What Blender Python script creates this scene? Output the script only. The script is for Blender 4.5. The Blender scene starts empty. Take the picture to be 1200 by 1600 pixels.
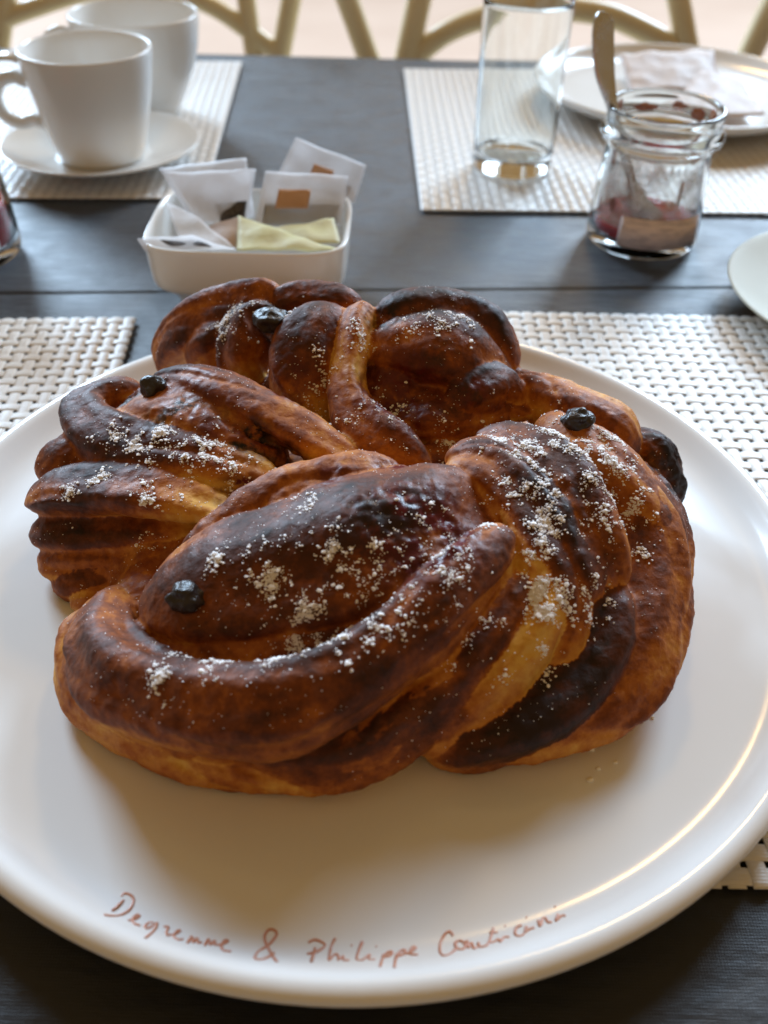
import bpy, bmesh, math, random
from mathutils import Vector, Matrix, noise
from mathutils.bvhtree import BVHTree
random.seed(7)
sc = bpy.context.scene
C = sc.collection
R = math.radians

# ------------------------------------------------------------------ camera
cam_d = bpy.data.cameras.new('camera')
cam = bpy.data.objects.new('camera', cam_d); C.objects.link(cam)
cam_d.sensor_fit = 'VERTICAL'; cam_d.sensor_height = 36.0; cam_d.lens = 1445/1600*36
cam.matrix_world = Matrix.Translation((0, 0, .2213)) @ Matrix.Rotation(R(90-40.42), 4, 'X') @ Matrix.Rotation(.0246, 4, 'Z')
cam_d.clip_start = .01; cam_d.clip_end = 60
cam_d.dof.use_dof = True; cam_d.dof.focus_distance = .285; cam_d.dof.aperture_fstop = 10.5
sc.camera = cam

# ------------------------------------------------------------------ light: warm room, two cool windows, warm lamp
world = bpy.data.worlds.new('World'); sc.world = world; world.use_nodes = True
bg = world.node_tree.nodes['Background']
bg.inputs[0].default_value = (1.0, .62, .25, 1); bg.inputs[1].default_value = .29
def area(name, loc, target, sx, sy, power, col):
    d = bpy.data.lights.new(name, 'AREA'); d.shape = 'RECTANGLE'; d.size = sx; d.size_y = sy
    d.energy = power; d.color = col
    o = bpy.data.objects.new(name, d); C.objects.link(o); o.location = loc
    o.rotation_euler = (Vector(target)-Vector(loc)).to_track_quat('-Z', 'Y').to_euler()
    return o
area('window_light', (-3.0, 5.2, 2.5), (0, .4, 0), 1.7, 2.4, 580, (.56, .77, 1.0))
area('window_light', (2.6, 5.0, 2.5), (0, .4, 0), 1.7, 2.4, 500, (.58, .78, 1.0))
area('ceiling_lamp', (.28, 2.3, 1.62), (.1, .3, 0), .24, .24, 10, (1, .62, .22))
sc.view_settings.view_transform = 'Standard'; sc.view_settings.look = 'None'
sc.view_settings.exposure = .06; sc.view_settings.gamma = 1
sc.render.engine = 'CYCLES'
sc.cycles.use_denoising = True
sc.cycles.max_bounces = 10; sc.cycles.transmission_bounces = 10; sc.cycles.transparent_max_bounces = 12
sc.cycles.sample_clamp_indirect = 6

# ------------------------------------------------------------------ materials
def mat(name, col=(.8,.8,.8), rough=.5, **kw):
    m = bpy.data.materials.new(name); m.use_nodes = True
    b = m.node_tree.nodes['Principled BSDF']
    b.inputs['Base Color'].default_value = (*col, 1); b.inputs['Roughness'].default_value = rough
    for k, v in kw.items():
        b.inputs[k.replace('_', ' ')].default_value = v
    return m
def N(m, t, **kw):
    n = m.node_tree.nodes.new(t)
    for k, v in kw.items(): setattr(n, k, v)
    return n
def L(m, a, b): m.node_tree.links.new(a, b)
def bsdf(m): return m.node_tree.nodes['Principled BSDF']
def texco(m): return N(m, 'ShaderNodeTexCoord').outputs['Object']
def noise_tex(m, scale, detail=4, rough=.55, vec=None):
    n = N(m, 'ShaderNodeTexNoise'); n.inputs['Scale'].default_value = scale
    n.inputs['Detail'].default_value = detail; n.inputs['Roughness'].default_value = rough
    L(m, vec or texco(m), n.inputs['Vector']); return n.outputs['Fac']
def ramp(m, fac, stops):
    r = N(m, 'ShaderNodeValToRGB'); e = r.color_ramp.elements
    while len(e) < len(stops): e.new(.5)
    for el, (p, c) in zip(e, stops): el.position = p; el.color = (*c, 1)
    L(m, fac, r.inputs['Fac']); return r.outputs['Color']
def bump(m, h, strength, dist, prev=None):
    b = N(m, 'ShaderNodeBump'); b.inputs['Strength'].default_value = strength; b.inputs['Distance'].default_value = dist
    L(m, h, b.inputs['Height'])
    if prev: L(m, prev, b.inputs['Normal'])
    return b.outputs['Normal']
def mixc(m, fac, a, b):
    x = N(m, 'ShaderNodeMix', data_type='RGBA')
    if isinstance(fac, float): x.inputs[0].default_value = fac
    else: L(m, fac, x.inputs[0])
    for s, v in ((6, a), (7, b)):
        if isinstance(v, tuple): x.inputs[s].default_value = (*v, 1)
        else: L(m, v, x.inputs[s])
    return x.outputs[2]
def math_n(m, op, a, b=0.0, clamp=False):
    x = N(m, 'ShaderNodeMath', operation=op, use_clamp=clamp)
    for i, v in enumerate((a, b)):
        if isinstance(v, (int, float)): x.inputs[i].default_value = v
        else: L(m, v, x.inputs[i])
    return x.outputs[0]

# porcelain
M_plate = mat('white_porcelain', (.80, .80, .79), .16, Coat_Weight=.3, Coat_Roughness=.05)
L(M_plate, bump(M_plate, noise_tex(M_plate, 40, 2), .04, .002), bsdf(M_plate).inputs['Normal'])
M_cup = mat('cup_porcelain', (.78, .77, .74), .18)
L(M_cup, bump(M_cup, noise_tex(M_cup, 60, 2), .04, .002), bsdf(M_cup).inputs['Normal'])
M_cream = mat('cream_porcelain', (.52, .53, .45), .6, Specular_IOR_Level=.2)
L(M_cream, bump(M_cream, noise_tex(M_cream, 60, 2), .04, .002), bsdf(M_cream).inputs['Normal'])
M_ink = mat('copper_glaze', (.50, .19, .11), .35)
L(M_ink, mixc(M_ink, noise_tex(M_ink, 900, 2), (.50, .20, .11), (.64, .31, .21)), bsdf(M_ink).inputs['Base Color'])
# table cloth: charcoal woven fabric with a waxy sheen
M_cloth = mat('charcoal_cloth', (.035, .036, .040), .42, Specular_IOR_Level=.5, Sheen_Weight=.45, Sheen_Roughness=.3, Sheen_Tint=(.72, .86, 1, 1))
v = texco(M_cloth)
w1 = N(M_cloth, 'ShaderNodeTexWave'); w1.inputs['Scale'].default_value = 420; w1.bands_direction = 'X'; w1.inputs['Distortion'].default_value = 1.5
w2 = N(M_cloth, 'ShaderNodeTexWave'); w2.inputs['Scale'].default_value = 420; w2.bands_direction = 'Y'; w2.inputs['Distortion'].default_value = 1.5
L(M_cloth, v, w1.inputs['Vector']); L(M_cloth, v, w2.inputs['Vector'])
mp = N(M_cloth, 'ShaderNodeMapping'); mp.inputs['Scale'].default_value = (.35, 1, 1); L(M_cloth, v, mp.inputs['Vector'])
wr = noise_tex(M_cloth, 26, 6, .6, mp.outputs[0])
nb = bump(M_cloth, math_n(M_cloth, 'ADD', w1.outputs['Fac'], w2.outputs['Fac']), .25, .0004)
L(M_cloth, bump(M_cloth, wr, .35, .006, nb), bsdf(M_cloth).inputs['Normal'])
L(M_cloth, ramp(M_cloth, noise_tex(M_cloth, 14, 8, .65, mp.outputs[0]), [(.3, (.010, .011, .014)), (.7, (.019, .021, .026))]), bsdf(M_cloth).inputs['Base Color'])
L(M_cloth, ramp(M_cloth, noise_tex(M_cloth, 60, 5), [(.3, (.36,)*3), (.7, (.52,)*3)]), bsdf(M_cloth).inputs['Roughness'])
# woven vinyl
M_strip = mat('white_woven_vinyl', (.78, .76, .72), .38)
v = texco(M_strip)
wv = N(M_strip, 'ShaderNodeTexWave'); wv.inputs['Scale'].default_value = 330; wv.bands_direction = 'Y'; wv.inputs['Distortion'].default_value = .4
L(M_strip, v, wv.inputs['Vector'])
L(M_strip, bump(M_strip, wv.outputs['Fac'], .25, .0003), bsdf(M_strip).inputs['Normal'])
L(M_strip, ramp(M_strip, noise_tex(M_strip, 90, 4), [(.3, (.72, .70, .66)), (.65, (.79, .78, .76))]), bsdf(M_strip).inputs['Base Color'])
# floor and furniture
M_floor = mat('peach_floor', (.72, .5, .38), .45)
L(M_floor, ramp(M_floor, noise_tex(M_floor, 3, 5), [(.3, (.44, .30, .22)), (.7, (.48, .335, .25))]), bsdf(M_floor).inputs['Base Color'])
M_chair = mat('pale_olive_lacquer', (.84, .74, .50), .4)
L(M_chair, ramp(M_chair, noise_tex(M_chair, 8, 4), [(.3, (.78, .67, .43)), (.7, (.85, .75, .51))]), bsdf(M_chair).inputs['Base Color'])
M_wood = mat('dark_table_wood', (.05, .035, .025), .5)
L(M_wood, ramp(M_wood, noise_tex(M_wood, 12, 5), [(.3, (.035, .025, .018)), (.7, (.07, .05, .035))]), bsdf(M_wood).inputs['Base Color'])
# glass, metal, jam, paper
M_glass = mat('clear_glass', (.98, 1, .99), .0, Transmission_Weight=1.0, IOR=1.45)
L(M_glass, bump(M_glass, noise_tex(M_glass, 35, 2), .03, .002), bsdf(M_glass).inputs['Normal'])
M_steel = mat('polished_steel', (.55, .56, .57), .22, Metallic=1.0)
L(M_steel, ramp(M_steel, noise_tex(M_steel, 120, 4), [(.3, (.18,)*3), (.7, (.3,)*3)]), bsdf(M_steel).inputs['Roughness'])
M_jam = mat('red_jam', (.20, .006, .008), .12, Subsurface_Weight=.3, Subsurface_Radius=(.01, .002, .002), Subsurface_Scale=.5)
L(M_jam, bump(M_jam, noise_tex(M_jam, 150, 4), .5, .003), bsdf(M_jam).inputs['Normal'])
L(M_jam, ramp(M_jam, noise_tex(M_jam, 90, 4), [(.3, (.28, .004, .006)), (.7, (.50, .014, .014))]), bsdf(M_jam).inputs['Base Color'])
M_smear = mat('jam_smear', (.42, .13, .05), .25, Alpha=.75)
L(M_smear, ramp(M_smear, noise_tex(M_smear, 300, 4), [(.3, (.30, .06, .03)), (.7, (.55, .25, .12))]), bsdf(M_smear).inputs['Base Color'])
M_film = mat('thin_jam_film', (.66, .56, .52), .4)
ft = N(M_film, 'ShaderNodeBsdfTransparent'); fm = N(M_film, 'ShaderNodeMixShader')
L(M_film, ramp(M_film, noise_tex(M_film, 75, 5, .6), [(.35, (.02,)*3), (.7, (.62,)*3)]), fm.inputs[0])
L(M_film, ramp(M_film, noise_tex(M_film, 130, 3), [(.4, (.78, .72, .68)), (.72, (.46, .16, .09))]), bsdf(M_film).inputs['Base Color'])
L(M_film, ft.outputs[0], fm.inputs[1]); L(M_film, bsdf(M_film).outputs[0], fm.inputs[2]); L(M_film, fm.outputs[0], M_film.node_tree.nodes['Material Output'].inputs[0])
M_label = mat('printed_paper', (.78, .66, .62), .6)
v = texco(M_label)
mp = N(M_label, 'ShaderNodeMapping'); mp.inputs['Scale'].default_value = (.6, .6, 3.2); L(M_label, v, mp.inputs['Vector'])
L(M_label, ramp(M_label, noise_tex(M_label, 170, 3, .5, mp.outputs[0]), [(.45, (.80, .67, .63)), (.62, (.55, .46, .45))]), bsdf(M_label).inputs['Base Color'])
def paper(name, col, transl, col2=None):
    m = mat(name, col, .55)
    nt = m.node_tree; out = nt.nodes['Material Output']
    t = N(m, 'ShaderNodeBsdfTranslucent'); t.inputs[0].default_value = (*col, 1)
    tr = N(m, 'ShaderNodeBsdfTransparent')
    mx = N(m, 'ShaderNodeMixShader'); mx.inputs[0].default_value = .35
    L(m, bsdf(m).outputs[0], mx.inputs[1]); L(m, t.outputs[0], mx.inputs[2])
    my = N(m, 'ShaderNodeMixShader'); my.inputs[0].default_value = transl
    L(m, mx.outputs[0], my.inputs[1]); L(m, tr.outputs[0], my.inputs[2]); L(m, my.outputs[0], out.inputs[0])
    L(m, bump(m, noise_tex(m, 220, 5), .5, .001), bsdf(m).inputs['Normal'])
    c2 = col2 or tuple(.88*c for c in col)
    L(m, ramp(m, noise_tex(m, 70, 5), [(.35, c2), (.65, col)]), bsdf(m).inputs['Base Color'])
    return m
M_sachet = paper('translucent_white_paper', (.90, .90, .92), .38)
M_yellow = paper('pale_yellow_paper', (.80, .76, .50), .02, (.72, .68, .36))
M_kraft = paper('kraft_paper', (.58, .42, .30), .02)
M_tag = paper('peach_tag_paper', (.72, .47, .30), .0)
M_napkin = paper('white_napkin_paper', (.80, .70, .64), .0)
M_leaves = mat('dried_tea_leaves', (.05, .045, .045), .85)
L(M_leaves, ramp(M_leaves, noise_tex(M_leaves, 900, 3), [(.4, (.03, .028, .03)), (.65, (.12, .10, .09))]), bsdf(M_leaves).inputs['Base Color'])

# bread crust: vertex data says how far each place is baked (R), jam (G), burnt (B)
M_crust = mat('baked_crust', (.2, .08, .03), .4, Specular_IOR_Level=.26)
at_ = N(M_crust, 'ShaderNodeAttribute'); at_.attribute_name = 'bake'
sep = N(M_crust, 'ShaderNodeSeparateColor'); L(M_crust, at_.outputs['Color'], sep.inputs[0])
v = texco(M_crust)
n1 = noise_tex(M_crust, 95, 7, .62, v); n2 = noise_tex(M_crust, 420, 5, .6, v); n3 = noise_tex(M_crust, 28, 4, .5, v)
tone = math_n(M_crust, 'ADD', sep.outputs[0], math_n(M_crust, 'MULTIPLY', math_n(M_crust, 'SUBTRACT', n1, .5), .80))
tone = math_n(M_crust, 'ADD', tone, math_n(M_crust, 'MULTIPLY', math_n(M_crust, 'SUBTRACT', n2, .5), .45))
tone = math_n(M_crust, 'ADD', tone, math_n(M_crust, 'MULTIPLY', math_n(M_crust, 'SUBTRACT', n3, .5), .35), True)
col = ramp(M_crust, tone, [(0.0, (.70, .40, .075)), (.20, (.56, .235, .035)), (.40, (.38, .112, .014)), (.56, (.205, .050, .008)), (.74, (.088, .021, .006)), (1.0, (.022, .009, .006))])
jf = math_n(M_crust, 'MULTIPLY', sep.outputs[1], ramp(M_crust, noise_tex(M_crust, 160, 5, .6, v), [(.42, (.15,)*3), (.54, (1,)*3)]), True)
col = mixc(M_crust, jf, col, (.105, .010, .013))
bf = math_n(M_crust, 'MULTIPLY', sep.outputs[2], ramp(M_crust, noise_tex(M_crust, 130, 6, .65, v), [(.43, (0,)*3), (.53, (1,)*3)]), True)
col = mixc(M_crust, bf, col, (.012, .009, .010))
L(M_crust, col, bsdf(M_crust).inputs['Base Color'])
rg = ramp(M_crust, n1, [(.3, (.46,)*3), (.7, (.68,)*3)])
L(M_crust, mixc(M_crust, jf, rg, (.28, .28, .28)), bsdf(M_crust).inputs['Roughness'])
b1 = bump(M_crust, n1, .12, .0012)
vo = N(M_crust, 'ShaderNodeTexVoronoi'); vo.inputs['Scale'].default_value = 330; vo.inputs['Randomness'].default_value = 1.0
L(M_crust, v, vo.inputs['Vector'])
pit = ramp(M_crust, vo.outputs['Distance'], [(.05, (0,)*3), (.28, (1,)*3)])
b1 = bump(M_crust, math_n(M_crust, 'MULTIPLY', pit, n3), .22, .0006, b1)
b1 = bump(M_crust, noise_tex(M_crust, 1300, 3, .6, v), .22, .0003, b1)
b2 = bump(M_crust, n2, .45, .0007, b1)
L(M_crust, b2, bsdf(M_crust).inputs['Normal'])
bsdf(M_crust).inputs['Subsurface Weight'].default_value = 0
bsdf(M_crust).inputs['Subsurface Radius'].default_value = (.004, .0015, .0006)
bsdf(M_crust).inputs['Subsurface Scale'].default_value = .6
M_raisin_gap_shade = mat('burnt_raisin_gap_shade', (.014, .012, .014), .35)  # burnt fruit, also the dark lump that paints shade into a gap
L(M_raisin_gap_shade, bump(M_raisin_gap_shade, noise_tex(M_raisin_gap_shade, 260, 5), .7, .002), bsdf(M_raisin_gap_shade).inputs['Normal'])
L(M_raisin_gap_shade, ramp(M_raisin_gap_shade, noise_tex(M_raisin_gap_shade, 200, 4), [(.3, (.009, .008, .010)), (.75, (.04, .028, .026))]), bsdf(M_raisin_gap_shade).inputs['Base Color'])
M_sugar = mat('powdered_sugar', (.86, .82, .80), .8, Subsurface_Weight=.3, Subsurface_Radius=(.002, .002, .002), Subsurface_Scale=.4)
L(M_sugar, ramp(M_sugar, noise_tex(M_sugar, 300, 3), [(.3, (.93, .91, .92)), (.7, (.97, .96, .97))]), bsdf(M_sugar).inputs['Base Color'])
M_crumb = mat('bread_crumb', (.60, .42, .16), .8)
L(M_crumb, ramp(M_crumb, noise_tex(M_crumb, 500, 3), [(.3, (.86, .78, .58)), (.7, (.94, .90, .80))]), bsdf(M_crumb).inputs['Base Color'])

# ------------------------------------------------------------------ helpers
def thing(name, label, cat, loc=(0,0,0), rz=0, group=None):
    o = bpy.data.objects.new(name, None); C.objects.link(o); o.empty_display_size = .02
    o.location = loc; o.rotation_euler = (0, 0, rz)
    tag(o, label, cat, group); return o
def tag(o, label=None, cat=None, group=None, kind=None):
    if label: o['label'] = label
    if cat: o['category'] = cat
    if group: o['group'] = group
    if kind: o['kind'] = kind
    return o
def obj(name, verts, faces, m, parent=None, smooth=True, mesh=None):
    """verts in the parent's space"""
    if mesh is None:
        mesh = bpy.data.meshes.new(name); mesh.from_pydata([tuple(p) for p in verts], [], faces); mesh.update()
        mesh.materials.append(m)
        if smooth: mesh.polygons.foreach_set('use_smooth', [True]*len(mesh.polygons))
        bm = bmesh.new(); bm.from_mesh(mesh); bmesh.ops.recalc_face_normals(bm, faces=bm.faces); bm.to_mesh(mesh); bm.free()
    o = bpy.data.objects.new(name, mesh); C.objects.link(o)
    if parent: o.parent = parent
    return o
def lathe(prof, n=72, sx=1, sy=1):
    """closed lathe; profile points (r,z); r=0 gives a pole"""
    vs, fs, rows = [], [], []
    for r, z in prof:
        if r < 1e-7: rows.append([len(vs)]); vs.append((0, 0, z))
        else:
            rows.append(list(range(len(vs), len(vs)+n)))
            vs += [(r*sx*math.cos(2*math.pi*k/n), r*sy*math.sin(2*math.pi*k/n), z) for k in range(n)]
    for a, b in zip(rows, rows[1:]):
        for k in range(n):
            k2 = (k+1) % n
            if len(a) == 1 and len(b) == 1: continue
            if len(a) == 1: fs.append((a[0], b[k2], b[k]))
            elif len(b) == 1: fs.append((a[k], a[k2], b[0]))
            else: fs.append((a[k], a[k2], b[k2], b[k]))
    return vs, fs
def smooth_prof(prof, it=2):
    """Chaikin corner rounding, ends kept"""
    for _ in range(it):
        q = [prof[0]]
        for a, b in zip(prof, prof[1:]):
            q.append((a[0]*.75+b[0]*.25, a[1]*.75+b[1]*.25)); q.append((a[0]*.25+b[0]*.75, a[1]*.25+b[1]*.75))
        q.append(prof[-1]); prof = q
    return prof
def catmull(pts, per):
    """pts: list of equal-length tuples"""
    out = []; n = len(pts)
    for i in range(n-1):
        p0, p1, p2, p3 = pts[max(i-1,0)], pts[i], pts[i+1], pts[min(i+2,n-1)]
        for k in range(per):
            t = k/per
            out.append(tuple(.5*((2*b)+(-a+c)*t+(2*a-5*b+4*c-d)*t*t+(-a+3*b-3*c+d)*t**3) for a, b, c, d in zip(p0, p1, p2, p3)))
    out.append(tuple(pts[-1])); return out
def sweep(path, radii, nseg=10, flat=1.0, caps=True, up=(0,0,1), width=None):
    """round bar along path; returns verts, faces"""
    vs, fs = [], []; n = len(path); P = [Vector(p) for p in path]; up = Vector(up)
    for i, p in enumerate(P):
        t = (P[min(i+1,n-1)]-P[max(i-1,0)]).normalized()
        s = t.cross(up); s = s.normalized() if s.length > 1e-4 else Vector((1,0,0))
        m = s.cross(t); r = radii[i] if hasattr(radii, '__len__') else radii
        w = r if width is None else width[i]
        for k in range(nseg):
            a = 2*math.pi*k/nseg
            vs.append(p + s*(w*math.cos(a)) + m*(r*flat*math.sin(a)))
    for i in range(n-1):
        for k in range(nseg):
            k2 = (k+1) % nseg
            fs.append((i*nseg+k, i*nseg+k2, (i+1)*nseg+k2, (i+1)*nseg+k))
    if caps:
        fs.append(tuple(range(nseg))); fs.append(tuple(range((n-1)*nseg, n*nseg)))
    return vs, fs
def boxm(x0, x1, y0, y1, z0, z1):
    vs = [(x,y,z) for x in (x0,x1) for y in (y0,y1) for z in (z0,z1)]
    return vs, [(0,1,3,2),(4,6,7,5),(0,4,5,1),(2,3,7,6),(0,2,6,4),(1,5,7,3)]

# ------------------------------------------------------------------ floor, table, cloth
o = obj('floor', [(-8,-6,-.75),(8,-6,-.75),(8,14,-.75),(-8,14,-.75)], [(0,1,2,3)], M_floor, None, False)
tag(o, kind='structure')
tab = thing('table', 'dining table standing beneath the charcoal cloth', 'table', (0, .38, -.75))
obj('table_top', *boxm(-.83, .83, -.49, .484, .716, .7455), M_wood, tab, False)
for sx in (-.76, .76):
    for sy in (-.42, .41):
        obj('leg', *boxm(sx-.03, sx+.03, sy-.03, sy+.03, 0, .7158), M_wood, tab, False)
# cloth: one sheet with a pressed fold step across it and hanging edges
xs = [-.85+1.7*i/90 for i in range(91)]
ys = [-.13+.55*i/40 for i in range(41)]
ys += [.424,.428,.431,.4325,.434,.4345,.435,.4355,.436,.4365,.437,.438,.440,.444,.450] + [.46+.41*i/30 for i in range(31)]
def cloth_z(x, y, s):
    z = .0004*noise.noise(Vector((x*3, y*9, 1))) - .0006
    d = s-.4355
    z += .0008*(1/(1+math.exp(max(-60,min(60,-d/.0006)))))*math.exp(-max(d,0)/.05) - .0003*math.exp(-(d/.003)**2)*(1 if d < 0 else 0)
    return z
vs, fs = [], []
rows = []
for s in ys:
    bmp = math.exp(-((s-.4355)/.12)**2)
    row = []
    for x in xs:
        y = s + bmp*.072*(x+.02)
        row.append(len(vs)); vs.append((x, y, cloth_z(x, y, s)))
    rows.append(row)
far = [(.004, -.003), (.0055, -.012), (.007, -.06), (.012, -.2)]
for dy, dz in far:
    row = []
    for x in xs:
        row.append(len(vs)); vs.append((x, .87+dy+(.004*math.sin(x*22) if dz < -.05 else 0), dz))
    rows.append(row)
pre = []
for dy, dz in reversed(far):
    row = []
    for x in xs:
        row.append(len(vs)); vs.append((x, -.13-dy, dz))
    pre.append(row)
rows = pre+rows
for a, b in zip(rows, rows[1:]):
    for k in range(len(xs)-1): fs.append((a[k], a[k+1], b[k+1], b[k]))
o = obj('tablecloth', vs, fs, M_cloth)
tag(o, 'charcoal grey tablecloth with a pressed fold line covering the table', 'tablecloth')

# ------------------------------------------------------------------ woven placemats
PX_, PY_ = .0064, .0066
def strip_mesh(name, n, pitch, phase, half_w, amp, along_x):
    vs, fs = [], []; per = 4; L0 = n*pitch
    sect = [(-1,-.10),(-.92,.22),(-.45,.42),(0,.5),(.45,.42),(.92,.22),(1,-.10),(0,-.02)]
    ns = len(sect); K = n*per
    for i in range(K+1):
        x = -L0/2 + L0*i/K
        c = math.cos(math.pi*((x+L0/2)/pitch-.5)+math.pi*phase)
        z = amp*math.copysign(abs(c)**.75, c)
        for (w, h) in sect:
            p = (x, w*half_w, z+h*.0008)
            vs.append(p if along_x else (p[1], p[0], p[2]))
    for i in range(K):
        for k in range(ns):
            k2 = (k+1) % ns
            fs.append((i*ns+k, i*ns+k2, (i+1)*ns+k2, (i+1)*ns+k))
    fs.append(tuple(range(ns))); fs.append(tuple(range(K*ns, (K+1)*ns)))
    me = bpy.data.meshes.new(name); me.from_pydata(vs, [], fs); me.update(); me.materials.append(M_strip)
    me.polygons.foreach_set('use_smooth', [True]*len(me.polygons))
    bm = bmesh.new(); bm.from_mesh(me); bmesh.ops.recalc_face_normals(bm, faces=bm.faces); bm.to_mesh(me); bm.free()
    return me
NX, NY = 70, 45
hm = [strip_mesh('weft', NX, PX_, p, .00246, .00028, True) for p in (0, 1)]
vm = [strip_mesh('warp', NY, PY_, p, .00242, .00028, False) for p in (0, 1)]
def placemat(cx, cy, rz, label):
    t = thing('placemat', label, 'placemat', (cx, cy, .0013), R(rz), 'white woven placemats on the table')
    for j in range(NY):
        o = obj('weft_strip', None, None, None, t, mesh=hm[j % 2]); o.location = (0, (j-(NY-1)/2)*PY_, 0)
    for i in range(NX):
        o = obj('warp_strip', None, None, None, t, mesh=vm[(i+1) % 2]); o.location = ((i-(NX-1)/2)*PX_, 0, 0)
    return t
def corner_mat(px, py, rz, sx, sy, label):
    """px,py: one corner; sx,sy: direction of the mat from that corner"""
    a = R(rz); hx, hy = sx*NX*PX_/2, sy*NY*PY_/2
    return placemat(px+hx*math.cos(a)-hy*math.sin(a), py+hx*math.sin(a)+hy*math.cos(a), rz, label)
corner_mat(.020, .4125, .7, 1, -1, 'white woven placemat under the big plate and beneath the cream saucer edge')
corner_mat(-.1215, .3985, 4.2, -1, -1, 'white woven placemat beside the bread plate, below the jar full of red jam')
corner_mat(.0175, .536, 2.0, 1, 1, 'white woven placemat under the water glass and the napkin plate')
corner_mat(-.113, .5455, 3.2, -1, 1, 'white woven placemat under the coffee cups')

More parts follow.
